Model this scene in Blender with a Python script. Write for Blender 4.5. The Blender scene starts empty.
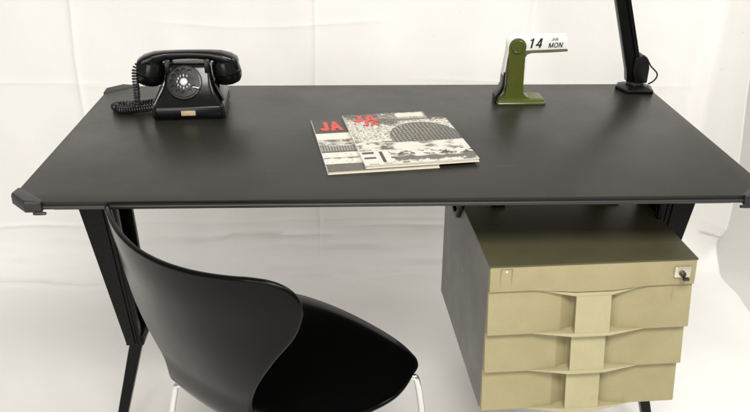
import bpy, bmesh, math, random
import numpy as np
from mathutils import Vector, Matrix

random.seed(7); RNG = np.random.RandomState(11)
SC = bpy.context.scene
COL = SC.collection

# ------------------------------------------------------------------ camera
cam = bpy.data.cameras.new('camera'); co = bpy.data.objects.new('camera', cam); COL.objects.link(co)
cam.sensor_width = 36; cam.lens = 38.4; cam.clip_end = 100; cam.clip_start = .02
_p, _y, _r = .44020328, -.04264432, .00833633
cp, sp, cy, sy = math.cos(_p), math.sin(_p), math.cos(_y), math.sin(_y)
right = Vector((cy, sy, 0)); fw = Vector((-sy * cp, cy * cp, -sp)); up = right.cross(fw)
r2 = right * math.cos(_r) + up * math.sin(_r); u2 = up * math.cos(_r) - right * math.sin(_r)
co.matrix_world = Matrix(((r2.x, u2.x, -fw.x, -.0997147), (r2.y, u2.y, -fw.y, -1.31853), (r2.z, u2.z, -fw.z, 1.387088), (0, 0, 0, 1)))
SC.camera = co
SC.render.resolution_x, SC.render.resolution_y = 1024, 563

# ------------------------------------------------------------------ light
w = bpy.data.worlds.new('World'); SC.world = w; w.use_nodes = True
bg = w.node_tree.nodes['Background']; bg.inputs[0].default_value = (1, .985, .955, 1); bg.inputs[1].default_value = .36
def area(name, loc, target, sx, sy_, power, col):
    l = bpy.data.lights.new(name, 'AREA'); l.shape = 'RECTANGLE'; l.size = sx; l.size_y = sy_; l.energy = power; l.color = col
    o = bpy.data.objects.new(name, l); COL.objects.link(o); o.location = loc
    o.rotation_euler = (Vector(target) - Vector(loc)).to_track_quat('-Z', 'Y').to_euler()
    return o
area('ceiling_lamp_front', (.15, -1.75, 2.75), (.1, .4, .6), 1.3, .7, 74, (1, .972, .925))
area('ceiling_lamp_side', (1.9, .1, 2.8), (.6, .6, .5), 1.1, 1.1, 33, (1, .975, .93))
area('fill_behind_camera', (-1.3, -3.0, 1.7), (0, .6, .45), 2.0, 1.6, 40, (1, .98, .95))  # added fill light, no real source: lifts the shade under the desk
SC.view_settings.view_transform = 'Standard'; SC.view_settings.look = 'None'
SC.view_settings.gamma = 1; SC.view_settings.exposure = 0
SC.render.engine = 'CYCLES'

# ------------------------------------------------------------------ materials
def mat(name, col, rough=.5, metal=0, spec=.5, var=.0, vscale=30, bump=0, bscale=200, rvar=0, rscale=12, col2=None, coat=0, stretch=None, specks=None):
    m = bpy.data.materials.new(name); m.use_nodes = True; nt = m.node_tree; N = nt.nodes; L = nt.links
    b = N['Principled BSDF']; b.inputs['Roughness'].default_value = rough; b.inputs['Metallic'].default_value = metal
    b.inputs['Specular IOR Level'].default_value = spec; b.inputs['Coat Weight'].default_value = coat
    b.inputs['Base Color'].default_value = (*col, 1)
    tc = N.new('ShaderNodeTexCoord'); src = tc.outputs['Object']
    if stretch:
        mp = N.new('ShaderNodeMapping'); mp.inputs['Scale'].default_value = stretch; L.new(src, mp.inputs[0]); src = mp.outputs[0]
    if var or col2:
        n = N.new('ShaderNodeTexNoise'); n.inputs['Scale'].default_value = vscale; n.inputs['Detail'].default_value = 6; n.inputs['Roughness'].default_value = .65
        L.new(src, n.inputs[0]); r = N.new('ShaderNodeValToRGB')
        c2 = col2 or tuple(min(1, c * (1 + var)) for c in col); c1 = col if col2 else tuple(c * (1 - var) for c in col)
        r.color_ramp.elements[0].color = (*c1, 1); r.color_ramp.elements[1].color = (*c2, 1)
        r.color_ramp.elements[0].position = .35; r.color_ramp.elements[1].position = .68
        L.new(n.outputs[0], r.inputs[0]); L.new(r.outputs[0], b.inputs['Base Color'])
    if specks:                                      # dust, smudges or scuffs lying on the surface
        for (sc_, lo_, hi_, c_, st_) in specks:
            mp = N.new('ShaderNodeMapping'); mp.inputs['Scale'].default_value = st_; L.new(tc.outputs['Object'], mp.inputs[0])
            n = N.new('ShaderNodeTexNoise'); n.inputs['Scale'].default_value = sc_; n.inputs['Detail'].default_value = 3; L.new(mp.outputs[0], n.inputs[0])
            mr = N.new('ShaderNodeMapRange'); mr.inputs[1].default_value = lo_; mr.inputs[2].default_value = hi_; L.new(n.outputs[0], mr.inputs[0])
            mx = N.new('ShaderNodeMix'); mx.data_type = 'RGBA'; mx.inputs[7].default_value = (*c_[:3], 1)
            ml = N.new('ShaderNodeMath'); ml.operation = 'MULTIPLY'; ml.inputs[1].default_value = c_[3]; L.new(mr.outputs[0], ml.inputs[0]); L.new(ml.outputs[0], mx.inputs[0])
            old = b.inputs['Base Color'].links
            if old: L.new(old[0].from_socket, mx.inputs[6])
            else: mx.inputs[6].default_value = (*col, 1)
            L.new(mx.outputs[2], b.inputs['Base Color'])
    if rvar:
        n = N.new('ShaderNodeTexNoise'); n.inputs['Scale'].default_value = rscale; n.inputs['Detail'].default_value = 7; n.inputs['Roughness'].default_value = .7
        L.new(src, n.inputs[0]); mr = N.new('ShaderNodeMapRange'); mr.inputs[1].default_value = .3; mr.inputs[2].default_value = .7
        mr.inputs[3].default_value = max(.02, rough - rvar); mr.inputs[4].default_value = rough + rvar
        L.new(n.outputs[0], mr.inputs[0]); L.new(mr.outputs[0], b.inputs['Roughness'])
    if bump:
        n = N.new('ShaderNodeTexNoise'); n.inputs['Scale'].default_value = bscale; n.inputs['Detail'].default_value = 4
        L.new(src, n.inputs[0]); bp = N.new('ShaderNodeBump'); bp.inputs['Strength'].default_value = bump; bp.inputs['Distance'].default_value = .002
        L.new(n.outputs[0], bp.inputs['Height']); L.new(bp.outputs[0], b.inputs['Normal'])
    return m
M = {}
M['cloth'] = mat('white_cloth', (.835, .822, .792), .85, spec=.15, var=.02, vscale=3, bump=.22, bscale=140, specks=[(55, .74, .80, (.55, .53, .49, .5), (1, 1, 1)), (2.2, .5, .8, (.77, .755, .72, .7), (1, 1, 1))])
M['room'] = mat('room_plaster', (.66, .65, .62), .8, spec=.2, var=.02, vscale=6, bump=.1, bscale=120)
M['laminate'] = mat('black_laminate', (.0185, .0182, .0140), .36, spec=.31, var=.10, vscale=9, rvar=.055, rscale=5, specks=[(330, .70, .78, (.16, .155, .14, .5), (1, 1, 1)), (14, .60, .80, (.030, .029, .025, .5), (1, 2.5, 1)), (90, .71, .75, (.09, .088, .08, .5), (.12, 1.6, 1))])
M['edge'] = mat('black_edge', (.012, .012, .011), .45, rvar=.08)
M['rail'] = mat('dark_metal_rail', (.035, .035, .032), .35, metal=.2, rvar=.07)
M['rubber'] = mat('grey_black_rubber', (.016, .016, .016), .42, var=.15, rvar=.08, bump=.08, bscale=400)
M['steel_black'] = mat('black_painted_steel', (.0025, .0025, .0023), .27, spec=.18, rvar=.06, rscale=20)
M['carcass'] = mat('olive_grey_steel', (.085, .080, .042), .40, specks=[(200, .70, .76, (.2, .19, .14, .5), (1, 1, 1)), (60, .70, .74, (.15, .14, .09, .5), (.1, 1.5, 1))], var=.08, vscale=14, rvar=.07, bump=.04, bscale=600)
M['carcass_side'] = mat('olive_steel_painted_reflection', (.155, .150, .134), .42, specks=[(60, .69, .74, (.33, .32, .29, .5), (1, .12, 1.5)), (6, .5, .75, (.14, .135, .12, .3), (1, 1, 1))], var=.06, vscale=14, rvar=.07, bump=.04, bscale=600)  # olive steel painted paler grey to stand in for the white sheet's reflection
M['drawer'] = mat('aged_khaki_plastic', (.335, .288, .155), .50, spec=.4, col2=(.372, .325, .182), vscale=13, rvar=.1, specks=[(9, .60, .85, (.27, .228, .115, .35), (1, 1, 1.6)), (70, .72, .76, (.20, .165, .09, .4), (1, 1, .12)), (240, .71, .77, (.12, .10, .06, .5), (1, 1, 1))], bump=.05, bscale=450)
M['handle'] = mat('aged_cream_plastic', (.415, .37, .218), .48, spec=.4, col2=(.455, .41, .248), vscale=17, rvar=.1, specks=[(12, .60, .85, (.34, .29, .16, .35), (1, 1, 1)), (240, .70, .76, (.12, .10, .06, .6), (1, 1, 1))], bump=.05, bscale=450)
M['gap'] = mat('dark_gap', (.02, .018, .012), .7)
M['lacquer'] = mat('black_lacquer', (.0015, .0015, .0014), .20, spec=.15, specks=[(300, .72, .80, (.05, .05, .045, .5), (1, 1, 1))], rvar=.04, rscale=7)
M['ply'] = mat('lacquered_edge', (.014, .014, .013), .24, rvar=.05)
M['chrome'] = mat('chrome', (.82, .82, .80), .12, metal=1, rvar=.05)
M['bakelite'] = mat('black_bakelite', (.0035, .0035, .0035), .20, spec=.36, specks=[(420, .70, .78, (.06, .058, .05, .5), (1, 1, 1))], rvar=.06, rscale=25)
M['bakelite_dull'] = mat('worn_bakelite', (.004, .004, .0038), .32, spec=.3, rvar=.10, rscale=40)
M['cord'] = mat('black_cord', (.010, .010, .010), .42)
M['white_print'] = mat('white_print', (.75, .75, .72), .5)
M['tan'] = mat('tan_plate', (.52, .40, .22), .4, var=.2, vscale=150)
M['olive'] = mat('olive_green_plastic', (.070, .080, .011), .28, spec=.5, var=.06, rvar=.06)
M['olive_lt'] = mat('olive_tray_plastic', (.105, .112, .05), .35, var=.05)
M['card'] = mat('white_card', (.80, .80, .76), .4, var=.02)
M['ink'] = mat('black_ink', (.015, .015, .016), .5)
M['paper'] = mat('cream_page_edges', (.66, .60, .45), .8, var=.15, vscale=60, stretch=(1, 1, 25))
M['red'] = mat('red_ink', (.60, .045, .028), .38, var=.1, vscale=60)
M['lockmetal'] = mat('nickel', (.72, .68, .58), .28, metal=.8, rvar=.08)
M['keymetal'] = mat('dark_key', (.10, .085, .06), .35, metal=.8)

# ------------------------------------------------------------------ mesh helpers
def mesh_obj(name, verts, faces, m, parent=None, smooth=False, bev=0, seg=2, angle=None):
    me = bpy.data.meshes.new(name); me.from_pydata([tuple(v) for v in verts], [], [tuple(f) for f in faces])
    bm = bmesh.new(); bm.from_mesh(me)
    bmesh.ops.recalc_face_normals(bm, faces=bm.faces)
    if bev:
        ed = [e for e in bm.edges if len(e.link_faces) == 2 and e.calc_face_angle(0) > .3]
        bmesh.ops.bevel(bm, geom=ed, offset=bev, segments=seg, profile=.6, affect='EDGES', clamp_overlap=True)
    if smooth or bev:
        for f in bm.faces: f.smooth = True
        for e in bm.edges:
            if len(e.link_faces) == 2 and e.calc_face_angle(0) > (angle or .75): e.smooth = False
    bm.to_mesh(me); bm.free(); me.materials.append(m)
    o = bpy.data.objects.new(name, me); COL.objects.link(o)
    if parent: o.parent = parent
    return o
class G:
    """collects shapes of one part"""
    def __init__(s): s.v = []; s.f = []
    def add(s, vs, fs):
        n = len(s.v); s.v += [tuple(v) for v in vs]; s.f += [tuple(i + n for i in f) for f in fs]; return s
    def box(s, a, b):
        (x0, y0, z0), (x1, y1, z1) = a, b
        return s.add([(x0, y0, z0), (x1, y0, z0), (x1, y1, z0), (x0, y1, z0), (x0, y0, z1), (x1, y0, z1), (x1, y1, z1), (x0, y1, z1)],
                     [(3, 2, 1, 0), (4, 5, 6, 7), (0, 1, 5, 4), (1, 2, 6, 5), (2, 3, 7, 6), (3, 0, 4, 7)])
    def loft(s, rings, caps=True):
        n = len(rings[0]); vs = [p for r in rings for p in r]; fs = []
        for k in range(len(rings) - 1):
            for i in range(n):
                j = (i + 1) % n; fs.append((k * n + i, k * n + j, (k + 1) * n + j, (k + 1) * n + i))
        if caps: fs += [tuple(range(n))[::-1], tuple((len(rings) - 1) * n + i for i in range(n))]
        return s.add(vs, fs)
    def prism(s, poly, axis, a, b):
        def P(p, t): return {'z': (p[0], p[1], t), 'y': (p[0], t, p[1]), 'x': (t, p[0], p[1])}[axis]
        return s.loft([[P(p, a) for p in poly], [P(p, b) for p in poly]])
    def tube(s, pts, r, n=10, caps=True):
        pts = [Vector(p) for p in pts]; rings = []; prev = None
        rr = r if hasattr(r, '__len__') else [r] * len(pts)
        for i, p in enumerate(pts):
            t = (pts[min(i + 1, len(pts) - 1)] - pts[max(i - 1, 0)]).normalized()
            a = prev if prev is not None else (Vector((0, 0, 1)) if abs(t.z) < .9 else Vector((1, 0, 0)))
            a = (a - t * a.dot(t)).normalized(); b = t.cross(a); prev = a
            rings.append([p + (a * math.cos(k * 2 * math.pi / n) + b * math.sin(k * 2 * math.pi / n)) * rr[i] for k in range(n)])
        return s.loft(rings, caps)
    def lathe(s, prof, n=32, mtx=None):
        rings = []
        for r, z in prof:
            rings.append([Vector((r * math.cos(k * 2 * math.pi / n), r * math.sin(k * 2 * math.pi / n), z)) for k in range(n)])
        if mtx: rings = [[mtx @ p for p in ring] for ring in rings]
        return s.loft(rings)
    def build(s, name, m, parent=None, **k): return mesh_obj(name, s.v, s.f, m, parent, **k)
def empty(name, loc, rz=0):
    o = bpy.data.objects.new(name, None); COL.objects.link(o); o.location = loc; o.rotation_euler = (0, 0, rz); o.empty_display_size = .05
    return o
def tag(o, label, cat, group=None):
    o['label'] = label; o['category'] = cat
    if group: o['group'] = group
    return o
def spline(pts, n=12):
    pts = [np.array(p, float) for p in pts]; out = []
    for i in range(len(pts) - 1):
        p0 = pts[max(i - 1, 0)]; p1 = pts[i]; p2 = pts[i + 1]; p3 = pts[min(i + 2, len(pts) - 1)]
        for k in range(n):
            t = k / n; out.append(.5 * (2 * p1 + (p2 - p0) * t + (2 * p0 - 5 * p1 + 4 * p2 - p3) * t * t + (3 * p1 - p0 - 3 * p2 + p3) * t ** 3))
    out.append(pts[-1]); return out
def arc_pts(cx, cy_, rx, ry, a0, a1, n=10):
    return [(cx + rx * math.cos(math.radians(a0 + (a1 - a0) * k / n)), cy_ + ry * math.sin(math.radians(a0 + (a1 - a0) * k / n))) for k in range(n + 1)]
def band(pts, wd, closed=False):
    """quads of a stroke of width wd along pts"""
    q = []; n = len(pts); L = []; Rr = []
    for k in range(n):
        a = pts[(k - 1) % n] if closed else pts[max(k - 1, 0)]; b = pts[(k + 1) % n] if closed else pts[min(k + 1, n - 1)]
        dx, dy = b[0] - a[0], b[1] - a[1]; l = math.hypot(dx, dy) or 1e-9; nx, ny = -dy / l * wd / 2, dx / l * wd / 2
        L.append((pts[k][0] + nx, pts[k][1] + ny)); Rr.append((pts[k][0] - nx, pts[k][1] - ny))
    for k in range(n if closed else n - 1):
        m_ = (k + 1) % n; q.append([L[k], L[m_], Rr[m_], Rr[k]])
    return q
def glyph(ch, b):
    """polygons in a cell of height 1, and the advance; b = stroke width"""
    if ch == 'J': return [[(.34, .2), (.34 + b, .2), (.34 + b, 1), (.34, 1)]] + band([(.34 + b / 2, .30)] + arc_pts(.17 + b / 2, .24, .17, .24 - b / 2, 0, -180) + [(b / 2, .32)], b), .34 + b
    if ch == 'A': return [[(0, 0), (b * 1.05, 0), (.36 + b * .45, 1), (.36 - b * .15, 1)], [(.72 - b * .30, 0), (.72 + b * .75, 0), (.36 + b * .55, 1), (.36 - b * .05, 1)], [(.18, .22), (.62, .22), (.58, .22 + b * .8), (.22, .22 + b * .8)]], .72 + b * .6
    if ch == '1': return [[(.22, 0), (.22 + b, 0), (.22 + b, 1), (.22, 1)], [(.02, .72), (.24, .78), (.24, .92), (.02, .86)]], .30 + b
    if ch == '4': return [[(.40, 0), (.40 + b, 0), (.40 + b, 1), (.40, 1)], [(0, .22), (.66, .22), (.66, .22 + b * .85), (0, .22 + b * .85)], [(0, .22), (b * .95, .24), (.40 + b * .9, 1), (.40 - b * .15, 1)]], .66
    if ch == 'N': return [[(0, 0), (b, 0), (b, 1), (0, 1)], [(.56, 0), (.56 + b, 0), (.56 + b, 1), (.56, 1)], [(0, 1), (b * 1.1, 1), (.56 + b, 0), (.56 - b * .1, 0)]], .56 + b
    if ch == 'M': return [[(0, 0), (b, 0), (b, 1), (0, 1)], [(.70, 0), (.70 + b, 0), (.70 + b, 1), (.70, 1)], [(0, 1), (b * 1.1, 1), (.35 + b, 0), (.35, 0)], [(.70 - b * .1, 1), (.70 + b, 1), (.35 + b, 0), (.35, 0)]], .70 + b
    if ch == 'O': return band(arc_pts(.40, .5, .40 - b / 2, .5 - b / 2, 0, 342, 19), b, True), .80
    if ch == '0': return band(arc_pts(.27, .5, .27 - b / 2, .5 - b / 2, 0, 342, 19), b, True), .54
    if ch == '7': return [[(0, 1 - b), (.56, 1 - b), (.56, 1), (0, 1)], [(.40, 1 - b), (.56, 1 - b), (.28, 0), (.12, 0)]], .56
    if ch == '8': return band(arc_pts(.26, .74, .22 - b / 2 + .02, .26 - b / 2, 0, 340, 17), b, True) + band(arc_pts(.26, .26, .26 - b / 2 + .01, .26 - b / 2, 0, 340, 17), b, True), .54
    if ch == '2': return band(arc_pts(.26, .72, .26 - b / 2, .28 - b / 2, 170, -40, 10) + [(.06, b / 2)], b) + [[(0, 0), (.54, 0), (.54, b), (0, b)]], .54
    if ch == '3': return band(arc_pts(.24, .74, .24 - b / 2, .26 - b / 2, 160, -90, 10), b) + band(arc_pts(.24, .27, .26 - b / 2, .27 - b / 2, 90, -160, 10), b), .52
    if ch == '5': return band(arc_pts(.24, .32, .27 - b / 2, .32 - b / 2, 130, -160, 12), b) + [[(.05, .45), (.05 + b, .45), (.1 + b, 1), (.1, 1)], [(.1, 1 - b), (.48, 1 - b), (.48, 1), (.1, 1)]], .52
    if ch == '6': return band(arc_pts(.26, .30, .26 - b / 2, .30 - b / 2, 0, 342, 17), b, True) + [[(0, .3), (b, .3), (.40, 1), (.26, 1)]], .54
    if ch == '9': return band(arc_pts(.26, .70, .26 - b / 2, .30 - b / 2, 0, 342, 17), b, True) + [[(.54 - b, .7), (.54, .7), (.28, 0), (.14, 0)]], .54
    return [], .4
def text_obj(name, txt, size, m, parent, mtx, bold=.2, shear=0, gap=.12, widen=1, ext=.0003):
    g = G(); x = 0; lay = 0
    for ch in txt:
        polys, adv = glyph(ch, bold)
        for p in polys:
            z = ext + lay * .00002; lay += 1            # strokes overlap: each sits a hair above the last
            v = [((x + a * widen + c * shear) * size, c * size) for a, c in p]
            g.add([(a, c, z) for a, c in v], [(0, 1, 2, 3)])
        x += adv * widen + gap
    o = g.build(name, m, parent); o.matrix_local = mtx
    return o
def hermite(xs, ys, x):
    xs = np.array(xs, float); ys = np.array(ys, float); x = np.asarray(x, float)
    m = np.gradient(ys, xs) if ys.ndim == 1 else np.stack([np.gradient(ys[:, k], xs) for k in range(ys.shape[1])], 1)
    i = np.clip(np.searchsorted(xs, x) - 1, 0, len(xs) - 2); h = xs[i + 1] - xs[i]; t = (x - xs[i]) / h
    if ys.ndim > 1: h = h[:, None]; t = t[:, None]
    return (2*t**3-3*t**2+1)*ys[i] + (t**3-2*t**2+t)*h*m[i] + (-2*t**3+3*t**2)*ys[i+1] + (t**3-t**2)*h*m[i+1]

# ------------------------------------------------------------------ setting: white sheet swept from wall to floor, room behind its edge
def sines(X, Y, n, lo, hi, seed):
    r = np.random.RandomState(seed); o = np.zeros_like(X)
    for _ in range(n):
        k = r.uniform(lo, hi); a = r.uniform(0, 6.28); o += np.sin(k * (X * math.cos(a) + Y * math.sin(a)) + r.uniform(0, 6.28)) / n ** .5
    return o
def dense(a, b, step, spots, fine, span):
    s = set(np.round(np.arange(a, b + 1e-6, step), 5))
    for c in spots: s |= set(np.round(np.arange(c - span, c + span, fine), 5))
    s.add(b); return np.array(sorted(v for v in s if a <= v <= b))
def backdrop():
    XR = 1.2; YB = 1.15; RB = .12; ZT = 2.6
    xs = dense(-2.6, XR, .016, (-.925, -.187, .49), .003, .03)
    xs = np.append(xs[xs < 1.08], np.linspace(1.08, XR, 22))
    zs = dense(RB + .001, ZT, .03, (.17, .30, .655, .845, .93), .0045, .035)
    fl = np.append(np.arange(-2.6, .55, .06), np.arange(.55, YB - RB, .009))
    path = [(y, 0, 0, -1) for y in fl]
    for k in range(0, 19):
        a = k / 18 * math.pi / 2; path.append((YB - RB + RB * math.sin(a), RB - RB * math.cos(a), 0, 0))
    path += [(YB, z, 0, 1) for z in zs]
    P = np.array(path); Y0, Z0 = P[:, 0], P[:, 1]
    # arc-length style coordinate and normals
    d = np.gradient(P[:, :2], axis=0); d /= np.linalg.norm(d, axis=1)[:, None]; nrm = np.stack([-d[:, 1], d[:, 0]], 1)
    s = np.append(0, np.cumsum(np.hypot(np.diff(Y0), np.diff(Z0))))
    s -= s[np.argmin(abs(Z0 - RB))] - (.17)           # s about 0 where floor ends
    X, S = np.meshgrid(xs, s); ZZ = np.repeat(Z0[:, None], len(xs), 1); YY = np.repeat(Y0[:, None], len(xs), 1)
    onw = np.clip((ZZ - .02) / .15, 0, 1); fcal = 1 - onw
    h = .0065 * sines(X, S * .45, 7, 3, 12, 1) * (.3 + .7 * onw) + .0017 * sines(X, S * .8, 9, 14, 36, 2) * (.35 + .65 * onw)
    # slack folds fanning down the wall
    for k, (fx, tilt_, wd_, am) in enumerate(((-1.32, .05, .05, .010), (-.62, -.06, .06, .007), (.02, .05, .07, .006), (.34, -.04, .05, .006), (.83, .07, .05, .009), (1.02, .04, .03, .010))):
        dd = X - (fx + tilt_ * (ZZ - .6) + .012 * np.sin(3 * ZZ + k)); h += onw * am * np.exp(-(dd / wd_) ** 2) * (.6 + .4 * np.sin(2.2 * ZZ + 1.3 * k))
    def ridge(dst, wd): return np.exp(-np.abs(dst) / wd)
    # pressed folds of the sheet: vertical
    h += onw * .0075 * ridge(X - (-.928 + .018 * np.maximum(ZZ - .72, 0) ** 1.0 * 3.0), .006)
    h += onw * .0048 * ridge(X - (-.187 + .004 * np.sin(9 * ZZ)), .0045)
    h += onw * .0028 * ridge(X - (.487 + .003 * np.sin(7 * ZZ)), .006)
    # pressed folds: horizontal
    def hr(z0, amp, wd, x0, x1, wob=.006, fr=5):
        env = np.clip((X - x0) / .12, 0, 1) * np.clip((x1 - X) / .12, 0, 1)
        return .9 * onw * amp * env * ridge(ZZ - (z0 + wob * np.sin(fr * X + 1)), wd)
    h += hr(.655, .0030, .006, -2.2, -.8) + hr(.645, .0024, .006, -.98, -.2) + hr(.845, .0024, .006, -.7, .1, .01, 7) + hr(.93, .002, .006, .3, 1.2)
    h += hr(.172, .0030, .007, -.8, .35, .008, 4) + hr(.30, .002, .006, -.6, 1.15, .01, 3) + hr(.655, .0018, .007, .1, 1.1, .012, 4)
    # bunched folds along the bend at the foot of the wall
    for k, (s0, amp, wd) in enumerate(((-.035, .0060, .010), (.01, .0035, .006), (.045, .0045, .007), (.08, .0050, .008), (.125, .004, .008), (.16, .0045, .006), (.21, .003, .006))):
        wob = .010 * np.sin(3.1 * X + 1.7 * k) + .006 * np.sin(8.3 * X + k) + .003 * np.sin(21 * X + 2.2 * k)
        env = (.45 + .55 * np.sin(4.3 * X + 2.1 * k + .6 * np.sin(5 * X))) * np.clip((1.0 - X) / .2, 0, 1)
        h += 3.0 * amp * np.clip(env, 0, 1) * ridge(S - (s0 + wob), wd)
    # ripples in the floor part
    fr = np.clip((.02 - ZZ) / .02, 0, 1) * np.clip((YY + .5) / .6, 0, 1)
    h += fr * .0030 * np.clip(sines(X, S, 6, 9, 26, 5), 0, 2)
    # free right edge curls forward and wavers
    c = np.clip((X - 1.08) / .12, 0, 1)
    h += (c ** 1.5 * .105 - .014 * np.exp(-((X - 1.085) / .03) ** 2) * onw ** 2) * onw * (.85 + .15 * np.sin(6 * ZZ)) + c ** 1.6 * .006
    ex = c * (.012 * np.sin(5.2 * ZZ + .5) * onw - .02 * c * onw + .006 * np.sin(31 * S) * (1 - onw) + .010 * np.sin(9 * S) * (1 - onw))
    XX = X + ex
    h = h + .004 * fcal
    Yf = YY + nrm[:, 0][:, None] * h; Zf = ZZ + nrm[:, 1][:, None] * h
    nr, nc = X.shape; V = np.stack([XX, Yf, Zf], -1).reshape(-1, 3)
    # second skin gives the sheet thickness
    th = .0022
    V2 = np.stack([XX, Yf - nrm[:, 0][:, None] * th, Zf - nrm[:, 1][:, None] * th], -1).reshape(-1, 3)
    i = np.arange(nr - 1)[:, None] * nc + np.arange(nc - 1)[None, :]; i = i.ravel()
    F = np.stack([i, i + 1, i + nc + 1, i + nc], 1); F2 = F[:, ::-1] + nr * nc
    e = np.arange(nr - 1) * nc + nc - 1; FE = np.stack([e, e + nr * nc, e + nc + nr * nc, e + nc], 1)
    me = bpy.data.meshes.new('backdrop'); me.from_pydata(np.vstack([V, V2]).tolist(), [], np.vstack([F, F2, FE]).tolist())
    me.materials.append(M['cloth']); me.polygons.foreach_set('use_smooth', [True] * len(me.polygons))
    o = bpy.data.objects.new('backdrop', me); COL.objects.link(o); o['kind'] = 'structure'; o['label'] = 'creased white sheet swept down the wall and across the floor'
    return o
backdrop()
o = G().box((-3.2, -3.0, -.06), (3.4, 1.75, -.008)).build('floor', M['room']); o['kind'] = 'structure'
o = G().box((-3.2, 1.75, -.06), (3.4, 1.83, 2.8)).build('wall', M['room']); o['kind'] = 'structure'

# ------------------------------------------------------------------ desk
W2, D, H = .70, .715, .78
desk = tag(empty('desk', (0, .36, 0)), 'long black desk with angled steel legs and rubber corner caps', 'desk')
DK = Matrix.Translation((0, -.36, 0))
def dk(g, name, m, parent=None, **k):
    o = g.build(name, m, parent or desk, **k)
    if parent is None: o.matrix_parent_inverse = DK
    return o
C1 = .038
top = [(-W2 + C1, 0), (W2 - C1, 0), (W2, C1), (W2, D - C1 - .022), (W2 - C1 - .022, D), (-W2 + C1 + .022, D), (-W2, D - C1 - .022), (-W2, C1)]
def inset(poly, d):
    return [(x - d * (1 if x > 0 else -1), y + d if y < D / 2 else y - d) for x, y in poly]
dk(G().prism(top, 'z', H - .0035, H), 'tabletop', M['laminate'], bev=.0012)
dk(G().prism(inset(top, .0035), 'z', H - .0085, H - .0036), 'edge_band', M['edge'])
dk(G().prism(inset(top, -.001), 'z', H - .0155, H - .0087), 'edge_rail', M['rail'], bev=.0024, seg=3)
dk(G().prism(inset(top, .03), 'z', H - .03, H - .0157), 'under_frame', M['edge'])
def cap(sx, back):
    # corner cap polygon (front left), mirrored for the others
    if not back:
        po = [(-.7035, .062), (-.7065, .033), (-.6695, -.0065), (-.640, -.0060), (-.6405, .006), (-.6960, .062)]
        ctr = (-.69, .012)
    else:
        po = [(-.7035, .652), (-.7065, .684), (-.6690, .7215), (-.634, .7190), (-.634, .712), (-.6960, .652)]
    po = [(x * -sx, y) for x, y in po]
    lo = [(p[0], p[1], H - .0185) for p in po]; md = [(p[0], p[1], H - .002) for p in po]
    cx = sum(p[0] for p in po) / 6; cyy = sum(p[1] for p in po) / 6
    hi = [(cx + (p[0] - cx) * .9, cyy + (p[1] - cyy) * .9, H + .0045) for p in po]
    hi[0] = (po[0][0], po[0][1], H + .0015); hi[3] = (po[3][0], po[3][1], H + .0015); hi[4] = (po[4][0], po[4][1], H + .0008); hi[5] = (po[5][0], po[5][1], H + .0008)
    o = dk(G().loft([lo, md, hi]), 'corner_cap', M['rubber'], bev=.0022, seg=3)
    if not back:
        g = G().tube([(-.655 * -sx, -.004, H - .020), (-.643 * -sx, -.0065, H - .0195), (-.633 * -sx, -.007, H - .0198)], [.0045, .004, .0028], 8)
        p = g.build('cap_pin', M['rubber'], o, smooth=True)
for sx in (-1, 1):
    for bk in (0, 1): cap(sx, bk)
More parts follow.
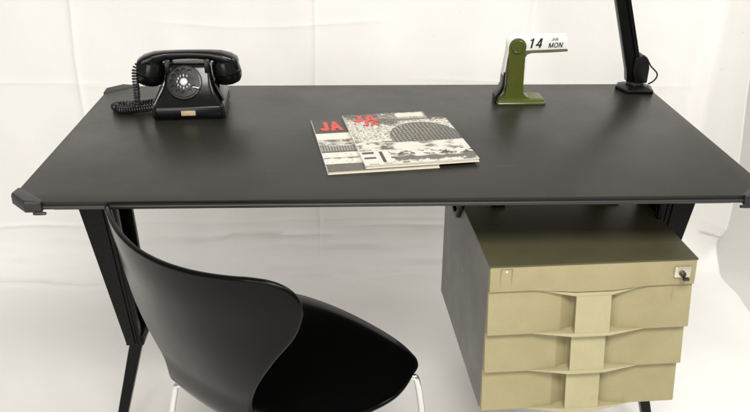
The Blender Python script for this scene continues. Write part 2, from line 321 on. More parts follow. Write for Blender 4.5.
def leg_side(sx):
    f = -sx
    def T(p): return (p[0] * f, p[1], p[2])
    zt, zb = H - .0305, .332
    def plate(y0, y1, xo_t, xi_t, xo_b, xi_b):
        return [[T((xo_t, y0, zt)), T((xi_t, y0, zt)), T((xi_t, y1, zt)), T((xo_t, y1, zt))], [T((xo_b, y0, zb)), T((xi_b, y0, zb)), T((xi_b, y1, zb)), T((xo_b, y1, zb))]]
    g = G(); g.loft(plate(.198, .203, -.662, -.580, -.592, -.563)); g.loft(plate(.303, .308, -.662, -.578, -.592, -.561)); g.loft(plate(.2031, .3029, -.661, -.656, -.591, -.586))
    b = dk(g, 'leg_bracket', M['steel_black'], bev=.0012)
    # turned lips and pressed ribs of the bracket
    def sub(y0, y1, a, b_, c, d, nm):
        G().loft(plate(y0, y1, a, b_, c, d)).build(nm, M['steel_black'], b, bev=.001)
    sub(.1965, .214, -.5795, -.5755, -.5625, -.5585, 'lip'); sub(.296, .3095, -.5775, -.5735, -.5605, -.5565, 'lip')
    sub(.1935, .1979, -.613, -.606, -.577, -.5715, 'rib'); sub(.1945, .1979, -.598, -.594, -.5695, -.566, 'rib')
    # knee block, front leg
    dk(G().prism([(-.596 * f, .325), (-.556 * f, .325), (-.553 * f, .338), (-.556 * f, .352), (-.594 * f, .352)], 'y', .205, .300), 'knee_block', M['steel_black'], bev=.002)
    def sq(c, a, b_): return [T((c[0] - a, c[1] - b_, c[2])), T((c[0] + a, c[1] - b_, c[2])), T((c[0] + a, c[1] + b_, c[2])), T((c[0] - a, c[1] + b_, c[2]))]
    l = dk(G().loft([sq((-.662, .232, .012), .011, .013), sq((-.576, .232, .327), .0145, .016)]), 'leg', M['steel_black'], bev=.004, seg=3)
    dk(G().loft([sq((-.665, .232, .004), .015, .017), sq((-.662, .232, .022), .0135, .0155)]), 'foot_cap', M['rubber'], bev=.002)
    # stretcher from knee to the rear leg
    a = Vector((-.562, .297, .352)); b2 = Vector((-.44, .395, .352)); dirv = (b2 - a).normalized(); n = Vector((-dirv.y, dirv.x, 0))
    def bx(c): return [T(c - n * .014 + Vector((0, 0, -.017))), T(c + n * .014 + Vector((0, 0, -.017))), T(c + n * .014 + Vector((0, 0, .017))), T(c - n * .014 + Vector((0, 0, .017)))]
    dk(G().loft([bx(a), bx(b2)]), 'stretcher', M['steel_black'], bev=.003)
    dk(G().loft([sq((-.47, .60, .012), .011, .013), sq((-.452, .395, .333), .0135, .015)]), 'leg', M['steel_black'], bev=.004, seg=3)
    dk(G().loft([sq((-.471, .603, .004), .015, .017), sq((-.47, .60, .022), .0135, .0155)]), 'foot_cap', M['rubber'], bev=.002)
leg_side(-1); leg_side(1)

# ------------------------------------------------------------------ drawer pedestal hung below the desk
PX, PW = .3840, .2055
PED_ROT = math.radians(3.1)
ped = tag(empty('drawer_pedestal', (PX, .25, .29)), 'olive metal pedestal with three khaki drawers hanging under the desk', 'drawer unit')
def pd(g, name, m, parent=None, **k):
    o = g.build(name, m, parent or ped, **k)
    if parent is None: o.matrix_parent_inverse = Matrix.Translation((-PX, -.25, -.29))
    return o
ZT_, ZB_ = .635, .296; PD = .475
g = G(); x0, x1 = PX - PW - .0015, PX + PW + .0015
pd(G().box((x0, .0, ZT_ - .0035), (x1, PD, ZT_)), 'top_panel', M['carcass'], bev=.001)
pd(G().box((x0, .006, ZB_), (x0 + .003, PD, ZT_ - .0037)), 'side_panel', M['carcass_side'], bev=.0008)
pd(G().box((x1 - .003, .006, ZB_), (x1, PD, ZT_ - .0037)), 'side_panel', M['carcass_side'], bev=.0008)
pd(G().box((x0 + .0032, .028, ZB_ + .001), (x1 - .0032, PD - .004, ZB_ + .005)), 'bottom_panel', M['carcass'])
pd(G().box((x0 + .0032, PD - .004, ZB_ + .001), (x1 - .0032, PD - .0005, ZT_ - .004)), 'back_panel', M['carcass'])
pd(G().box((x0 + .0034, .034, ZB_ + .006), (x1 - .0034, .040, ZT_ - .004)), 'inner_front', M['gap'])
for hx in (PX - .13, PX + .13):
    pd(G().box((hx - .015, .26, ZT_ + .0002), (hx + .015, .42, ZT_ + .004)).box((hx - .002, .28, ZT_ + .0042), (hx + .002, .40, H - .0302)), 'hanger', M['steel_black'])
# fascia with a twisted front: straight above, bowed below
def fascia(z0, z1, bow):
    xs = [-PW, -.115, -.036, .036, .115, PW]; yb = [0, 0, -bow, -bow, 0, 0]
    v = []; n = 6
    for x in xs: v.append((PX + x, .001, z1))
    for x, y in zip(xs, yb): v.append((PX + x, y - .004, z0))
    for x in xs: v.append((PX + x, .032, z1))
    for x in xs: v.append((PX + x, .032, z0))
    f = []
    for i in range(5):
        f += [(i, i + 1, n + i + 1, n + i), (i, 2 * n + i, 2 * n + i + 1, i + 1), (n + i, n + i + 1, 3 * n + i + 1, 3 * n + i), (2 * n + i, 3 * n + i, 3 * n + i + 1, 2 * n + i + 1)]
    f += [(0, n, 3 * n, 2 * n), (n - 1, 3 * n - 1, 4 * n - 1, 2 * n - 1)]
    g = G(); g.add(v, f); return g
fa = pd(fascia(.5800, ZT_ - .0040, .012), 'fascia', M['drawer'], bev=.0012)
G().box((PX - PW + .020, -.0032, .5835), (PX - PW + .0206, .0005, .6285)).box((PX - PW + .042, -.0032, .5835), (PX - PW + .0426, .0005, .6285)).box((PX - PW + .0206, -.0012, .6280), (PX - PW + .042, .0008, .6285)).build('groove', M['drawer'], fa)
G().lathe([(.0001, 0), (.0022, .0001), (.002, .0012), (.0001, .0014)], 12, Matrix.Translation((PX - PW + .032, .0002, .622)) @ Matrix.Rotation(math.pi / 2, 4, 'X')).build('stud', M['card'], fa, smooth=True)
lx, lz = PX + PW - .0295, .6095
lk = G().prism([(lx - .0165, lz - .0115), (lx + .0165, lz - .0115), (lx + .0165, lz + .0115), (lx - .0165, lz + .0115)], 'y', -.0085, -.0005).build('lock_plate', M['lockmetal'], fa, bev=.0025, seg=3)
G().lathe([(.0001, 0), (.0062, 0), (.0062, .006), (.0048, .0075), (.0001, .0075)], 20, Matrix.Translation((lx - .002, -.0086, lz - .002)) @ Matrix.Rotation(math.pi / 2, 4, 'X')).box((lx - .004, -.0230, lz - .0115), (lx + .0075, -.0155, lz - .0065)).build('key', M['keymetal'], fa, bev=.0008)
def drawer(z0, z1):
    tilt = .016
    def sh(o, c=None):
        return o
    def Pz(poly, z):
        dy = -tilt * (z1 - z) / (z1 - z0) + .003
        return [(PX + x, y + dy, z) for x, y in poly]
    pan = [(-PW, 0), (-.060, 0), (-.036, .011), (.036, .011), (.060, 0), (PW, 0), (PW, .026), (-PW, .026)]
    o = pd(G().loft([Pz(pan, z0), Pz(pan, z1)]), 'drawer', M['drawer'], bev=.0010)
    led = [(-.117, -.0006), (-.0362, -.0185), (.0362, -.0185), (.117, -.0006), (.0605, .0005), (.0345, .0106), (-.0345, .0106), (-.0605, .0005)]
    blk = [(-.0352, -.0176), (.0352, -.0176), (.0350, -.0136), (-.0350, -.0136)]
    t = .0055
    g = G(); th = [.0006, .0068, .0068, .0006, .0040, .0060, .0060, .0040]; lin = [(-.118, .0012)] + led[1:3] + [(.118, .0012)] + led[4:]
    def Pv(z, sg): return [Pz([p], z + sg * th[i])[0] for i, p in enumerate(lin)]
    g.loft([Pz(lin, z0 + .0001), Pv(z0, 1)]); g.loft([Pv(z1, -1), Pz(lin, z1 - .0001)])
    g.loft([Pz(blk, z0 + t - .0002), Pz(blk, z1 - t + .0002)])
    g.build('handle', M['handle'], o, bev=.0010)
for z0, z1 in ((.4860, .5775), (.3965, .4838), (.3010, .3942)): drawer(z0, z1)
# (the unit hangs slightly askew)
# hook hanging at the left of the pedestal top
hk = G(); hx = x0 - .006
hk.tube(spline([(hx, .285, .70), (hx, .275, .66), (hx, .285, .62), (hx, .315, .598), (hx, .34, .615), (hx, .35, .65), (hx, .345, .70)], 8), .005, 8)
hk.tube([(hx + .002, .30, .598), (hx + .002, .262, .64), (hx + .002, .25, .69), (hx + .002, .25, H - .0305)], .006, 8)
hk.box((hx - .006, .24, .69), (hx + .008, .36, .702)); hk.box((hx + .001, .29, .600), (hx + .0058, .30, .615))
hk.box((hx - .006, .255, .702), (hx + .008, .345, H - .0303))
pd(hk, 'hook', M['steel_black'], smooth=True, angle=.8)

ped.rotation_euler = (0, 0, PED_ROT); _c = Vector((.177, 0, 0)); _v = Matrix.Rotation(PED_ROT, 4, 'Z') @ (Vector((PX, .25, .29)) - _c); ped.location = _c + _v

# ------------------------------------------------------------------ chair
chair = tag(empty('chair', (-.2249, .0163, 0), -.7183), 'black moulded plywood shell chair on chrome legs in front of the desk', 'chair')
def chair_shell():
    P = np.array([(.1925, .431), (.1748, .4355), (.1256, .4300), (.0531, .4110), (-.0443, .3830), (-.125, .3770), (-.1742, .4010), (-.2052, .4950),
                  (-.2269, .5745), (-.2467, .6524), (-.2665, .7277), (-.2744, .7660)])
    s = np.append(0, np.cumsum(np.hypot(*np.diff(P, axis=0).T))); s /= s[-1]
    n, m = 130, 49
    t = (1 - np.cos(np.pi * np.linspace(0, 1, n))) / 2; t = .85 * t + .15 * np.linspace(0, 1, n)
    c = hermite(s, P, t)
    wt = [0, .0025, .007, .018, .04, .09, .2, .32, .43, .52, .60, .68, .78, .87, .92, .95, .97, .983, .992, .9975, 1]
    ww = [.128, .150, .168, .191, .2105, .2240, .2370, .2040, .1610, .1250, .1150, .1385, .1850, .2310, .2410, .2385, .2310, .2210, .2080, .192, .176]
    wd = hermite(wt, ww, t)
    d = np.gradient(c, axis=0); d /= np.linalg.norm(d, axis=1)[:, None]; nr = np.stack([d[:, 1], -d[:, 0]], 1)
    k = hermite([0, .1, .3, .5, .65, .85, 1], [-.0230, -.0160, .0160, .0190, .0270, .0520, .0610], t)
    u = np.linspace(-1, 1, m); X = wd[:, None] * u[None, :]
    off = k[:, None] * (np.abs(X) / .21) ** 2
    S = np.stack([X, c[:, 0][:, None] + nr[:, 0][:, None] * off, c[:, 1][:, None] + nr[:, 1][:, None] * off], -1)
    du = np.gradient(S, axis=1); dv = np.gradient(S, axis=0); N = np.cross(du, dv); N /= np.linalg.norm(N, axis=2)[..., None]
    if N[n // 5, m // 2, 2] < 0: N = -N
    h = .0048; A = (S + N * h).reshape(-1, 3); B = (S - N * h).reshape(-1, 3)
    V = A.tolist() + B.tolist(); F = []; nb = n * m
    for i in range(n - 1):
        for j in range(m - 1):
            a = i * m + j; F += [(a, a + 1, a + m + 1, a + m), (nb + a, nb + a + m, nb + a + m + 1, nb + a + 1)]
    loop = [(0, j) for j in range(m - 1)] + [(i, m - 1) for i in range(n - 1)] + [(n - 1, j) for j in range(m - 1, 0, -1)] + [(i, 0) for i in range(n - 1, 0, -1)]
    # rounded rim: one extra ring pushed outwards
    pts = np.array([S[i, j] for i, j in loop]); nn = np.array([N[i, j] for i, j in loop])
    tg = np.roll(pts, -1, 0) - np.roll(pts, 1, 0); out = np.cross(tg, nn); out /= np.linalg.norm(out, axis=1)[:, None]
    ctr = S.reshape(-1, 3).mean(0)
    sgn = np.sign(((pts[m // 2] - S[3, m // 2]) * out[m // 2]).sum()); out *= sgn
    L = len(loop); base = len(V); rings = []
    for ang in (.7, 0, -.7):
        rings.append(len(V)); V += (pts + nn * h * math.sin(ang) * 1.0 + out * h * .9 * math.cos(ang)).tolist()
    ids = [[i * m + j for i, j in loop]] + [[r + q for q in range(L)] for r in rings] + [[nb + i * m + j for i, j in loop]]
    for r in range(4):
        for q in range(L):
            q2 = (q + 1) % L; F.append((ids[r][q], ids[r][q2], ids[r + 1][q2], ids[r + 1][q]))
    return V, F
V, F = chair_shell()
mesh_obj('shell', V, F, M['lacquer'], chair, smooth=True, angle=2.5)
G().lathe([(.001, .347), (.065, .347), (.075, .352), (.075, .357), (.05, .372), (.001, .374)], 28).build('under_seat_plate', M['bakelite_dull'], chair, smooth=True)
for sx in (-1, 1):
    for fy in (-1, 1):
        tx, ty = (.214, .158) if fy > 0 else (.158, -.150)
        fx, fyy = (.250, .215) if fy > 0 else (.190, -.225)
        zl = .034 if fy > 0 else .014
        pts = spline([(sx * .03, fy * .03, .342), (sx * tx * .8, ty * .8, .354 + zl), (sx * tx * .97, ty * .97, .352 + zl), (sx * (tx + .006), ty * 1.03, .325 + zl), (sx * (tx * .5 + fx * .5), (ty + fyy) / 2, .18), (sx * fx, fyy, .004)], 8)
        l = G().tube(pts, .0066, 12).build('leg', M['chrome'], chair, smooth=True)
        G().lathe([(.001, 0), (.011, 0), (.012, .004), (.0095, .016), (.001, .016)], 14, Matrix.Translation((sx * fx, fyy, .0))).build('foot', M['rubber'], l, smooth=True)

# ------------------------------------------------------------------ telephone
ph = tag(empty('telephone', (-.457, .515, H + .0002), .06), 'black bakelite rotary dial telephone on the desk', 'telephone')
def rrect(hx, y0, y1, r, z, n=5):
    p = []
    for cx, cyy, a0 in ((hx - r, y0 + r, -90), (hx - r, y1 - r, 0), (-hx + r, y1 - r, 90), (-hx + r, y0 + r, 180)):
        for k in range(n + 1):
            a = math.radians(a0 + 90 * k / n); p.append((cx + r * math.cos(a), cyy + r * math.sin(a), z))
    return p
rings = []
for z, hx, y0, y1, r in ((.004, .081, -.076, .092, .012), (.006, .083, -.078, .094, .013), (.030, .0815, -.0765, .092, .013), (.0325, .0800, -.075, .090, .013),
                         (.036, .0750, -.069, .086, .013), (.044, .0680, -.060, .078, .013), (.056, .0610, -.051, .068, .013), (.072, .0555, -.041, .058, .012),
                         (.088, .0525, -.031, .050, .011), (.106, .0510, -.0225, .046, .010), (.1125, .0495, -.019, .044, .010), (.1150, .0455, -.015, .040, .009)):
    rings.append(rrect(hx, y0, y1, r, z))
body = G().loft(rings).build('body', M['bakelite'], ph, smooth=True, angle=.9)
for fx in (-.06, .06):
    for fy in (-.055, .07): G().lathe([(.001, 0), (.010, 0), (.010, .0045), (.001, .0045)], 12, Matrix.Translation((fx, fy, 0))).build('rubber_foot', M['rubber'], ph, smooth=True)
# raised bevelled plaque panels on the flanks
for sx in (-1, 1):
    q4 = [Vector((sx * .0775, -.050, .036)), Vector((sx * .0775, .06, .036)), Vector((sx * .0565, .045, .078)), Vector((sx * .0575, -.036, .072))]
    G().loft([[p for p in q4], [p + Vector((sx * .004, 0, .003)) for p in q4]]).build('side_panel', M['bakelite'], ph, bev=.002)
G().box((-.016, -.0800, .0125), (.016, -.0765, .0235)).build('name_plate', M['tan'], ph, bev=.0008)
# dial
tl = math.radians(62)
DM = Matrix.Translation((-.008, -.0390, .0785)) @ Matrix.Rotation(tl, 4, 'X')
dial = G().lathe([(.001, -.006), (.0405, -.006), (.0405, .004), (.039, .006), (.036, .0065), (.001, .0065)], 48, DM).build('dial', M['bakelite_dull'], ph, smooth=True, angle=.6)
def disc_with_holes(R_, holes, depth):
    c = bpy.data.curves.new('wheel', 'CURVE'); c.dimensions = '2D'; c.fill_mode = 'BOTH'; c.extrude = depth; c.bevel_depth = .0004; c.bevel_resolution = 1
    def circ(x, y, r, n):
        s = c.splines.new('POLY'); s.points.add(n - 1); s.use_cyclic_u = True
        for k in range(n): s.points[k].co = (x + r * math.cos(2 * math.pi * k / n), y + r * math.sin(2 * math.pi * k / n), 0, 1)
    circ(0, 0, R_, 56)
    for h in holes: circ(*h, 18)
    t = bpy.data.objects.new('tmp', c); COL.objects.link(t)
    me = bpy.data.meshes.new_from_object(t.evaluated_get(bpy.context.evaluated_depsgraph_get())); bpy.data.objects.remove(t); return me
angs = [math.radians(60 + 30 * k) for k in range(10)]
me = disc_with_holes(.0345, [(.0262 * math.cos(a), .0262 * math.sin(a), .0058) for a in angs], .0008); me.name = 'finger_wheel'
me.materials.clear(); me.materials.append(M['bakelite'])
fwh = bpy.data.objects.new('finger_wheel', me); COL.objects.link(fwh); fwh.parent = dial; fwh.matrix_local = DM @ Matrix.Translation((0, 0, .0095))
G().lathe([(.001, 0), (.0058, 0), (.0058, .0012), (.005, .002), (.001, .002)], 24, DM @ Matrix.Translation((0, 0, .0107))).build('centre_label', M['white_print'], dial, smooth=True)
G().lathe([(.001, 0), (.0085, 0), (.0085, .0011), (.001, .0011)], 24, DM @ Matrix.Translation((0, 0, .0106))).build('centre_ring', M['chrome'], dial, smooth=True)
for k, a in enumerate(angs):
    rr_ = .0145
    text_obj('numeral', str((k + 1) % 10), .0046, M['white_print'], dial, DM @ Matrix.Translation((rr_ * math.cos(a) - .0013, rr_ * math.sin(a) - .0019, .0108)), bold=.24)
G().tube([DM @ Vector((.036, -.016, .006)), DM @ Vector((.034, -.015, .0125)), DM @ Vector((.020, -.0125, .0128))], [.002, .0022, .0012], 8).build('finger_stop', M['chrome'], dial, smooth=True)
# cradle prongs and bridge
for sx in (-1, 1):
    pr = [(-.030, .098), (-.030, .114), (-.026, .1285), (-.020, .1285), (-.014, .116), (.010, .112), (.018, .128), (.026, .128), (.030, .108), (.030, .098)]
    G().prism(pr, 'x', sx * .0445 - .0058, sx * .0445 + .0058).build('cradle_prong', M['bakelite_dull'], ph, bev=.0015)
# handset
def handset():
    g = G(); rs = []
    for x, z, hz, hy in ((-.124, .1130, .0095, .0185), (-.121, .1165, .0140, .023), (-.107, .1235, .0150, .0255), (-.082, .1315, .0140, .022), (-.056, .1365, .0110, .0165), (-.025, .1385, .0098, .0145), (.0, .1390, .0095, .0140)):
        rs.append((x, z, hz, hy))
    rs += [(-x, z, hz, hy) for x, z, hz, hy in rs[-2::-1]]
    def ring(x, z, hz, hy):
        p = []
        for k in range(20):
            a = 2 * math.pi * k / 20; c, s_ = math.cos(a), math.sin(a); e = .62
            p.append((x, hy * math.copysign(abs(c) ** e, c), z + hz * math.copysign(abs(s_) ** e, s_)))
        return p
    g.loft([ring(*r) for r in rs]); return g
yh = Matrix.Translation((.0, -.001, 0))
hs = handset().build('handset', M['bakelite'], ph, smooth=True, angle=.9); hs.location = (0, -.001, -.004); hs.scale = (.93, 1, 1)
for sx, nm in ((-1, 'mouthpiece'), (1, 'earpiece')):
    cm = Matrix.Translation((sx * .0895, 0, .1175)) @ Matrix.Diagonal((1.26, 1.2, 1.05, 1)) @ Matrix.Rotation(sx * math.radians(-10), 4, 'Y')
    pts = [(.001, -.047), (.014, -.047), (.021, -.044), (.0262, -.036), (.0280, -.027), (.0286, -.0232), (.0262, -.0224), (.0262, -.0212), (.0284, -.0204), (.0276, -.008), (.0255, .004), (.019, .009), (.001, .009)]
    G().lathe(pts, 32, cm).build(nm, M['bakelite'], hs, smooth=True, angle=.6)
# coiled cord: from mouthpiece down to the desk, doubled back behind the body
def coil(path, rad, turns, thick, n=6, per=11):
    pts = spline(path, 14); pts = np.array(pts); s = np.append(0, np.cumsum(np.linalg.norm(np.diff(pts, axis=0), axis=1)))
    N = turns * per; ss = np.linspace(0, s[-1], N); P = np.stack([np.interp(ss, s, pts[:, k]) for k in range(3)], 1)
    out = []; prev = Vector((0, 1, 0))
    for i in range(N):
        t = Vector(P[min(i + 1, N - 1)] - P[max(i - 1, 0)]).normalized(); a = (prev - t * prev.dot(t)).normalized(); b = t.cross(a); prev = a
        ph_ = 2 * math.pi * i / per; out.append(Vector(P[i]) + (a * math.cos(ph_) + b * math.sin(ph_)) * rad)
    return G().tube(out, thick, n)
g = coil([(-.110, -.010, .116), (-.119, -.012, .104), (-.122, -.012, .080), (-.123, -.012, .045), (-.128, -.010, .014), (-.148, .000, .0085), (-.176, .004, .0085), (-.184, .018, .0085), (-.166, .031, .0085), (-.125, .034, .0085), (-.080, .048, .010)], .0062, 44, .0024)
g.tube(spline([(-.078, .05, .012), (-.070, .04, .03), (-.062, .03, .04)], 6), .0022, 8)
g.build('cord', M['cord'], ph, smooth=True)
g = coil([(-.170, -.012, .0085), (-.150, -.018, .0085), (-.115, -.010, .0085), (-.078, .005, .0085)], .0062, 18, .0024)
g.build('cord', M['cord'], ph, smooth=True)

# ------------------------------------------------------------------ expression nodes for printed covers
class X_:
    def __init__(s, nt, sock): s.nt = nt; s.s = sock
    def _m(s, op, o=None, o2=None, rev=False):
        n = s.nt.nodes.new('ShaderNodeMath'); n.operation = op; a = [s, o] if not rev else [o, s]
        if o2 is not None: a.append(o2)
        for i, q in enumerate(a):
            if q is None: continue
            if isinstance(q, X_): s.nt.links.new(q.s, n.inputs[i])
            else: n.inputs[i].default_value = q
        return X_(s.nt, n.outputs[0])
    def __add__(s, o): return s._m('ADD', o)
    __radd__ = __add__
    def __sub__(s, o): return s._m('SUBTRACT', o)
    def __rsub__(s, o): return s._m('SUBTRACT', o, rev=True)
    def __mul__(s, o): return s._m('MULTIPLY', o)
    __rmul__ = __mul__
    def __truediv__(s, o): return s._m('DIVIDE', o)
    def gt(s, o): return s._m('GREATER_THAN', o)
    def lt(s, o): return s._m('LESS_THAN', o)
    def sin(s): return s._m('SINE')
    def sqrt(s): return s._m('SQRT')
    def min(s, o): return s._m('MINIMUM', o)
    def max(s, o): return s._m('MAXIMUM', o)
def rng(v, a, b): return v.gt(a) * v.lt(b)
def mix(a, b, k): return a + (b - a) * k
def cover_mat(name, fn, wd, ht):
    m = bpy.data.materials.new(name); m.use_nodes = True; nt = m.node_tree; N = nt.nodes; L = nt.links
    tc = N.new('ShaderNodeTexCoord'); sx = N.new('ShaderNodeSeparateXYZ'); L.new(tc.outputs['Object'], sx.inputs[0])
    u = X_(nt, sx.outputs[0]) / wd; v = X_(nt, sx.outputs[1]) / ht
    def noise(scale, sxy=(1, 1), detail=3, seed=0):
        cb = N.new('ShaderNodeCombineXYZ')
        for i, q in enumerate((u * sxy[0], v * sxy[1])): L.new(q.s, cb.inputs[i])
        cb.inputs[2].default_value = seed; n = N.new('ShaderNodeTexNoise'); n.inputs['Scale'].default_value = scale; n.inputs['Detail'].default_value = detail
        L.new(cb.outputs[0], n.inputs[0]); return X_(nt, n.outputs[0])
    def cells(scale, sxy=(1, 1), seed=0):
        cb = N.new('ShaderNodeCombineXYZ')
        for i, q in enumerate((u * sxy[0], v * sxy[1])): L.new(q.s, cb.inputs[i])
        cb.inputs[2].default_value = seed; n = N.new('ShaderNodeTexVoronoi'); n.inputs['Scale'].default_value = scale; L.new(cb.outputs[0], n.inputs['Vector'])
        s2 = N.new('ShaderNodeSeparateColor'); L.new(n.outputs['Color'], s2.inputs[0]); return X_(nt, s2.outputs[0])
    val = fn(u, v, noise, cells)
    rp = N.new('ShaderNodeValToRGB'); rp.color_ramp.elements[0].color = (.012, .012, .011, 1); rp.color_ramp.elements[1].color = (.80, .77, .68, 1); e_ = rp.color_ramp.elements.new(.5); e_.color = (.22, .21, .18, 1)
    L.new(val.s, rp.inputs[0]); b = N['Principled BSDF']; L.new(rp.outputs[0], b.inputs['Base Color']); b.inputs['Roughness'].default_value = .5; b.inputs['Specular IOR Level'].default_value = .3
    return m
def soft(v, c, w_=.06):
    """smooth step of v about c"""
    return ((v - (c - w_)) / (2 * w_)).max(0).min(1)
def cover_a(u, v, noise, cells):
    n1 = noise(7, (1.2, 3)); n2 = noise(26, (1, 2.5), 5, 3); gr = noise(150, (1, 1.3), 2, 8)
    val = .86 + .06 * n1
    val = mix(val, .10 + .10 * n2, v.gt(.70))
    land = mix(.78, .10, soft(n1 * .65 + n2 * .4, .56, .07))
    val = mix(val, land, soft(v, .44, .008) * v.lt(.575))
    lat = soft((u * 120 + v * 190).sin() * (u * 120 - v * 190).sin(), 0, .5) * .5 + .16
    val = mix(val, lat, rng(v, .350 , .445))
    val = mix(val, .10 + .35 * n2, rng(v, .325, .355))
    val = mix(val, .55, soft(n2, .6) * v.lt(.3))
    val = mix(val, .25, soft(v + .10 * noise(9, (1, 1), 3, 5), .27, .012) * v.lt(.235) * u.lt(.35))
    val = mix(val, .10 + .30 * n2, v.lt(.125))
    return val * (.93 + .18 * gr)
def cover_b(u, v, noise, cells):
    n1 = noise(5.5, (1, 2), 4); n2 = noise(24, (1, 2.0), 5, 3); n3 = noise(60, (1, 1.7), 4, 7); c1 = cells(26, (1, 1.7)); c2 = cells(64, (1, 1.5), 4); gr = noise(160, (1, 1.3), 2, 8)
    crowd = mix(.84, .38, soft(c2 * .6 + n3 * .5, .68, .16))
    val = crowd
    val = mix(val, mix(.10, .58, soft(n2 * .6 + n3 * .5, .58, .10)), soft(v + .42 * u + .30 * n1, 1.08, .04) * u.lt(.50))
    val = mix(val, mix(.70, .20, soft(n2, .5, .12)), v.gt(.88) * u.gt(.34))
    val = mix(val, .12 + .45 * n3, soft(v - .05 * u - .03 * n2, .775, .012) * v.lt(.865) * rng(u, .42, .84))
    val = mix(val, .80 + .1 * n2, rng(v, .895, .985) * rng(u, .52, .80))
    val = mix(val, .13, soft(v + .1 * n2, .87, .02) * u.gt(.82) * soft(n1 + .3 * n3, .55, .08))
    val = mix(val, mix(.85, .20, soft(n1 * .7 + n2 * .35, .56, .06)), rng(v, .26, .46) * u.lt(.55))
    # the big latticed dome
    dx = (u - .68) / .335; dy = (v - .47) / .30; r2 = dx * dx + dy * dy
    bow = dy + dx * dx * .50
    la = (dx * 30 + bow * 30 + n1 * 5).sin(); lb = (dx * 25 - bow * 27 + n2 * 4).sin()
    shade = .78 - .30 * soft(dx * .5 + bow * -.6, -.1, .8)
    lattice = mix(shade * .18, shade * .80, soft(la * lb, .05, .45)) + (n3 - .5) * .25
    val = mix(val, lattice, soft(1 - r2, .03, .03) * soft(v - .02 * n1, .345, .01)); val = mix(val, .10, soft(1 - r2, .0, .02) * (1 - soft(1 - r2, .05, .03)) * .6 * v.gt(.40))
    # lower part: pale folds with dark ragged shapes
    low = mix(.84, .42, soft(n1 * .8 + n2 * .25, .58, .05))
    val = mix(val, low, v.lt(.385) * soft(u, .30, .03))
    val = mix(val, mix(.84, .14, soft(c1 * .35 + n1 * .55 + n2 * .3, .66, .06)), v.lt(.225))
    val = mix(val, .14 + .3 * n3, soft(v - .10 * n2, .012, .012) * (1 - soft(v - .10 * n1, .075, .012)) * u.gt(.30))
    val = mix(val, .84, rng(v, .03, .25) * u.lt(.25)); val = mix(val, .10, rng(v, .045, .235) * rng(u, .165, .195))
    val = mix(val, .12, (rng(v, .20, .235) + rng(v, .115, .145)) .min(1) * rng(u, .015, .12)); val = mix(val, .75, v.lt(.020))
    return val * (.92 + .20 * gr)
def magazine(bl, br, tl_, z, th, fn, label, title):
    bl, br, tl_ = Vector((*bl, 0)), Vector((*br, 0)), Vector((*tl_, 0))
    wd = (br - bl).length; ht = (tl_ - bl).length; ang = math.atan2(br.y - bl.y, br.x - bl.x)
    r = tag(empty('magazine', (bl.x, bl.y, z), ang), label, 'magazine')
    G().box((.001, .001, .0006), (wd - .0015, ht - .001, th - .0006)).build('pages', M['paper'], r)
    G().box((0, 0, 0), (wd, ht, .0005)).box((-.0006, 0, 0), (0, ht, th)).build('back_cover', M['card'], r)
    nx, ny = 12, 14; vs = []; rs = np.random.RandomState(int(wd * 1e5))
    cv = G()
    for k in (0, 1):
        for j in range(ny + 1):
            for i in range(nx + 1):
                x, y = wd * i / nx, ht * j / ny; e = max(0, i / nx - .8) * max(0, 1 - j / ny * 2)
                vs.append((x, y, th - .0006 + k * .0005 + .0006 * math.sin(5 * i / nx + 1) * math.sin(3 * j / ny) * (i / nx) * .6 + .003 * e))
    nn = (nx + 1) * (ny + 1); fs = []
    for j in range(ny):
        for i in range(nx):
            a = j * (nx + 1) + i; fs += [(nn + a, nn + a + 1, nn + a + nx + 2, nn + a + nx + 1), (a, a + nx + 1, a + nx + 2, a + 1)]
    bd = [i for i in range(nx + 1)] + [j * (nx + 1) + nx for j in range(1, ny + 1)] + [ny * (nx + 1) + i for i in range(nx - 1, -1, -1)] + [j * (nx + 1) for j in range(ny - 1, 0, -1)]
    for q in range(len(bd)): a, b = bd[q], bd[(q + 1) % len(bd)]; fs.append((a, b, nn + b, nn + a))
    c = cv.add(vs, fs).build('cover', cover_mat('cover_print', fn, wd, ht), r, smooth=True)
    for q_, (t, size, x, y, bo, gp, wi) in enumerate(title):
        text_obj('title', t, size, M['red'], c, Matrix.Translation((x * wd, y * ht, th + .0004 + q_ * .0003)), bold=bo, gap=gp, widen=wi, ext=.0002)
    return r
magazine((-.130, .112), (.091, .143), (-.178, .416), H + .0003, .0062, cover_a, 'magazine with black, white and grey bands, lying underneath on the left', [('JA', .060, .060, .745, .32, .04, .50)])
magazine((-.056, .124), (.172, .158), (-.102, .430), H + .0070, .0060, cover_b, 'magazine with a large latticed dome on its cover, lying on top', [('JA', .043, .075, .825, .30, .04, .85), ('JA', .028, .150, .735, .28, .05, .85)])

# ------------------------------------------------------------------ perpetual calendar
cal = tag(empty('desk_calendar', (.336, .572, H + .0002)), 'olive green flip card desk calendar reading 14 JAN MON', 'calendar')
CX, CY = .336, .572
def cl(g, name, m, parent=None, **k):
    o = g.build(name, m, parent or cal, **k); return o
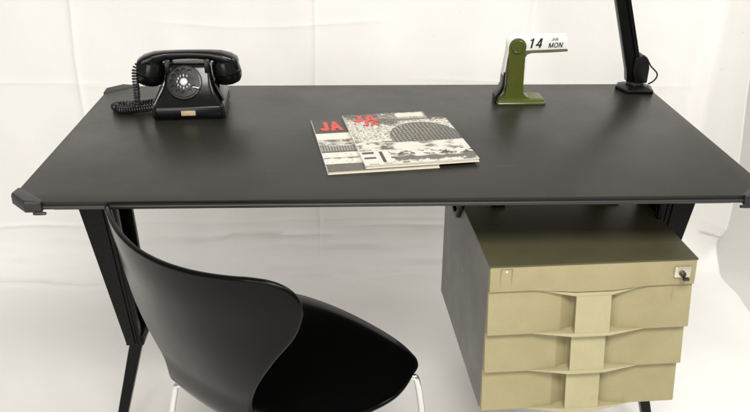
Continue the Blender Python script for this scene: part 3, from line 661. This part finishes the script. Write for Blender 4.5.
# profile in local x,z: base, flared stem, round head
pro = [(-.053, .012), (-.046, .014), (-.040, .022), (-.0375, .045), (-.0385, .120)]
hc = (-.0185, .1405); hr_ = .0205
arc = [(hc[0] + hr_ * math.cos(math.radians(a)), hc[1] + hr_ * math.sin(math.radians(a))) for a in range(180, -31, -15)]
pro2 = pro + arc + [(.0015, .120), (.0025, .045), (.005, .026), (.012, .0175), (.022, .014)]
def YB(y): return y
st = cl(G().prism(pro2, 'y', -.022, .020), 'stem', M['olive'], bev=.0025, seg=3)
G().loft([rrect(.060, -.031, .033, .004, 0, 3), rrect(.0605, -.0315, .0335, .004, .0025, 3), rrect(.0595, -.0300, .0320, .004, .0060, 3), rrect(.0570, -.0290, .0310, .004, .0068, 3), rrect(.0570, -.0280, .0300, .004, .0105, 3), rrect(.0520, -.0240, .0285, .004, .0135, 3)]).build('base', M['olive'], cal, smooth=True, angle=.55)
G().lathe([(.001, 0), (.0165, 0), (.0165, .0015), (.0150, .0028), (.0128, .0030), (.0120, .0022), (.001, .0022)], 36, Matrix.Translation((hc[0], -.0220, hc[1])) @ Matrix.Rotation(math.pi / 2, 4, 'X')).build('pivot_cap', M['olive'], st, smooth=True, angle=.5)
# tray arm under the cards
G().prism([(.0005, .112), (.006, .1215), (.016, .1250), (.060, .1265), (.101, .1290), (.1035, .1305), (.103, .1335), (.099, .1340), (.060, .1312), (.0005, .1290)], 'y', -.020, .016).build('tray', M['olive_lt'], cal, bev=.001)
# cards
ca = [(hc[0] + .0235 * math.cos(math.radians(a)), hc[1] + .0235 * math.sin(math.radians(a))) for a in range(185, 89, -12)]
for k in range(5):
    y = -.0165 + k * .0062; dz = .0008 * k
    poly = ca + [(.099, hc[1] + .0215), (.1005, hc[1] + .020), (.1005, .1346), (.0005, .1304), (-.015, .125)]
    poly = [(x, z + dz * (1 if z > .14 else 0)) for x, z in poly]
    c = cl(G().prism(poly, 'y', y, y + .0042), 'card', M['card'], bev=.0006)
    if k == 0: front = c
RX = Matrix.Rotation(math.pi / 2, 4, 'X')
def sl(x, z): return Matrix.Translation((x, -.0168, z)) @ Matrix.Rotation(math.radians(-1.5), 4, 'Y') @ RX
text_obj('lettering', '14', .0235, M['ink'], front, sl(.0075, .1364), bold=.19, shear=.20, gap=.22, widen=.95)
text_obj('lettering', 'JAN', .0070, M['ink'], front, sl(.0615, .1545), bold=.16, shear=.22, gap=.08)
text_obj('lettering', 'MON', .0125, M['ink'], front, sl(.0555, .1375), bold=.17, shear=.20, gap=.12)
# unused cards hanging down behind the stem and the black back foot
for k in range(2):
    xo = -.0405 - k * .0014
    cl(G().loft([[(xo - .006, -.016, .070), (xo - .0045, -.016, .070), (xo - .0045, .014, .070), (xo - .006, .014, .070)], [(xo + .003, -.016, .148), (xo + .0045, -.016, .148), (xo + .0045, .014, .148), (xo + .003, .014, .148)]]), 'hanging_card', M['card'])
cl(G().prism([(-.064, 0), (-.0605, 0), (-.0585, .014), (-.0475, .026), (-.0425, .045), (-.0425, .078), (-.0470, .078), (-.0485, .045), (-.0545, .032), (-.064, .018)], 'y', -.020, .018), 'back_foot', M['bakelite_dull'], bev=.0015)
cal.rotation_euler = (0, 0, .0)

# ------------------------------------------------------------------ desk lamp
lamp = tag(empty('desk_lamp', (.655, .664, H + .0002)), 'black desk lamp arm on a hexagonal base at the back corner', 'lamp')
hx6 = [(-.047, .006), (-.036, -.036), (.006, -.052), (.040, -.040), (.046, .030), (.004, .046), (-.035, .040)]
hx6 = [(-.046, .010), (-.030, -.040), (.036, -.043), (.047, .004), (.036, .042), (-.030, .042)]
def ringp(k, z): return [(x * k, y * k, z) for x, y in hx6]
G().loft([ringp(1, 0), ringp(1, .0065), ringp(.97, .0085), ringp(.60, .0145)]).build('base', M['steel_black'], lamp, bev=.0012)
G().lathe([(.001, .0146), (.022, .0146), (.022, .019), (.001, .019)], 24, Matrix.Translation((.004, .01, 0))).build('swivel_ring', M['rail'], lamp, smooth=True)
def sec(cx, cz, hw, hy, lean=.3, y=.012):
    return [(cx - hw, y - hy, cz + hw * lean), (cx + hw, y - hy, cz - hw * lean), (cx + hw, y + hy, cz - hw * lean), (cx - hw, y + hy, cz + hw * lean)]
def axp(t): return (.000 - .288 * t, .020 + t)
g = G(); a0 = axp(0); a1 = axp(.74)
g.loft([sec(a0[0] - .004, .0205, .0165, .0125, 0), sec(*axp(.03), .0165, .0125, .0), sec(*axp(.74), .0165, .0125, .29)])
arm = g.build('arm', M['steel_black'], lamp, bev=.0018)
G().loft([sec(axp(.02)[0] + .0215, .022, .0055, .0030, 0, -.0025), sec(axp(.70)[0] + .0185, .70, .0012, .003, .0, -.0025)]).build('arm_rib', M['steel_black'], arm)
G().prism([(-.0020, .0195), (.029, .0195), (.030, .060), (.024, .082), (.012, .092), (-.010, .086), (-.012, .050)], 'y', -.010, .030).build('housing', M['bakelite_dull'], lamp, bev=.003)
G().lathe([(.001, -.022), (.022, -.022), (.022, .022), (.001, .022)], 24, Matrix.Translation((a1[0], .012, a1[1])) @ RX).build('joint', M['steel_black'], lamp, bev=.002)
G().tube(spline([(.014, .012, .088), (.024, .006, .082), (.036, .0, .062), (.052, -.004, .046), (.054, -.004, .034), (.047, -.002, .022), (.038, .004, .0135)], 8), .0021, 8).build('cable', M['cord'], lamp, smooth=True)
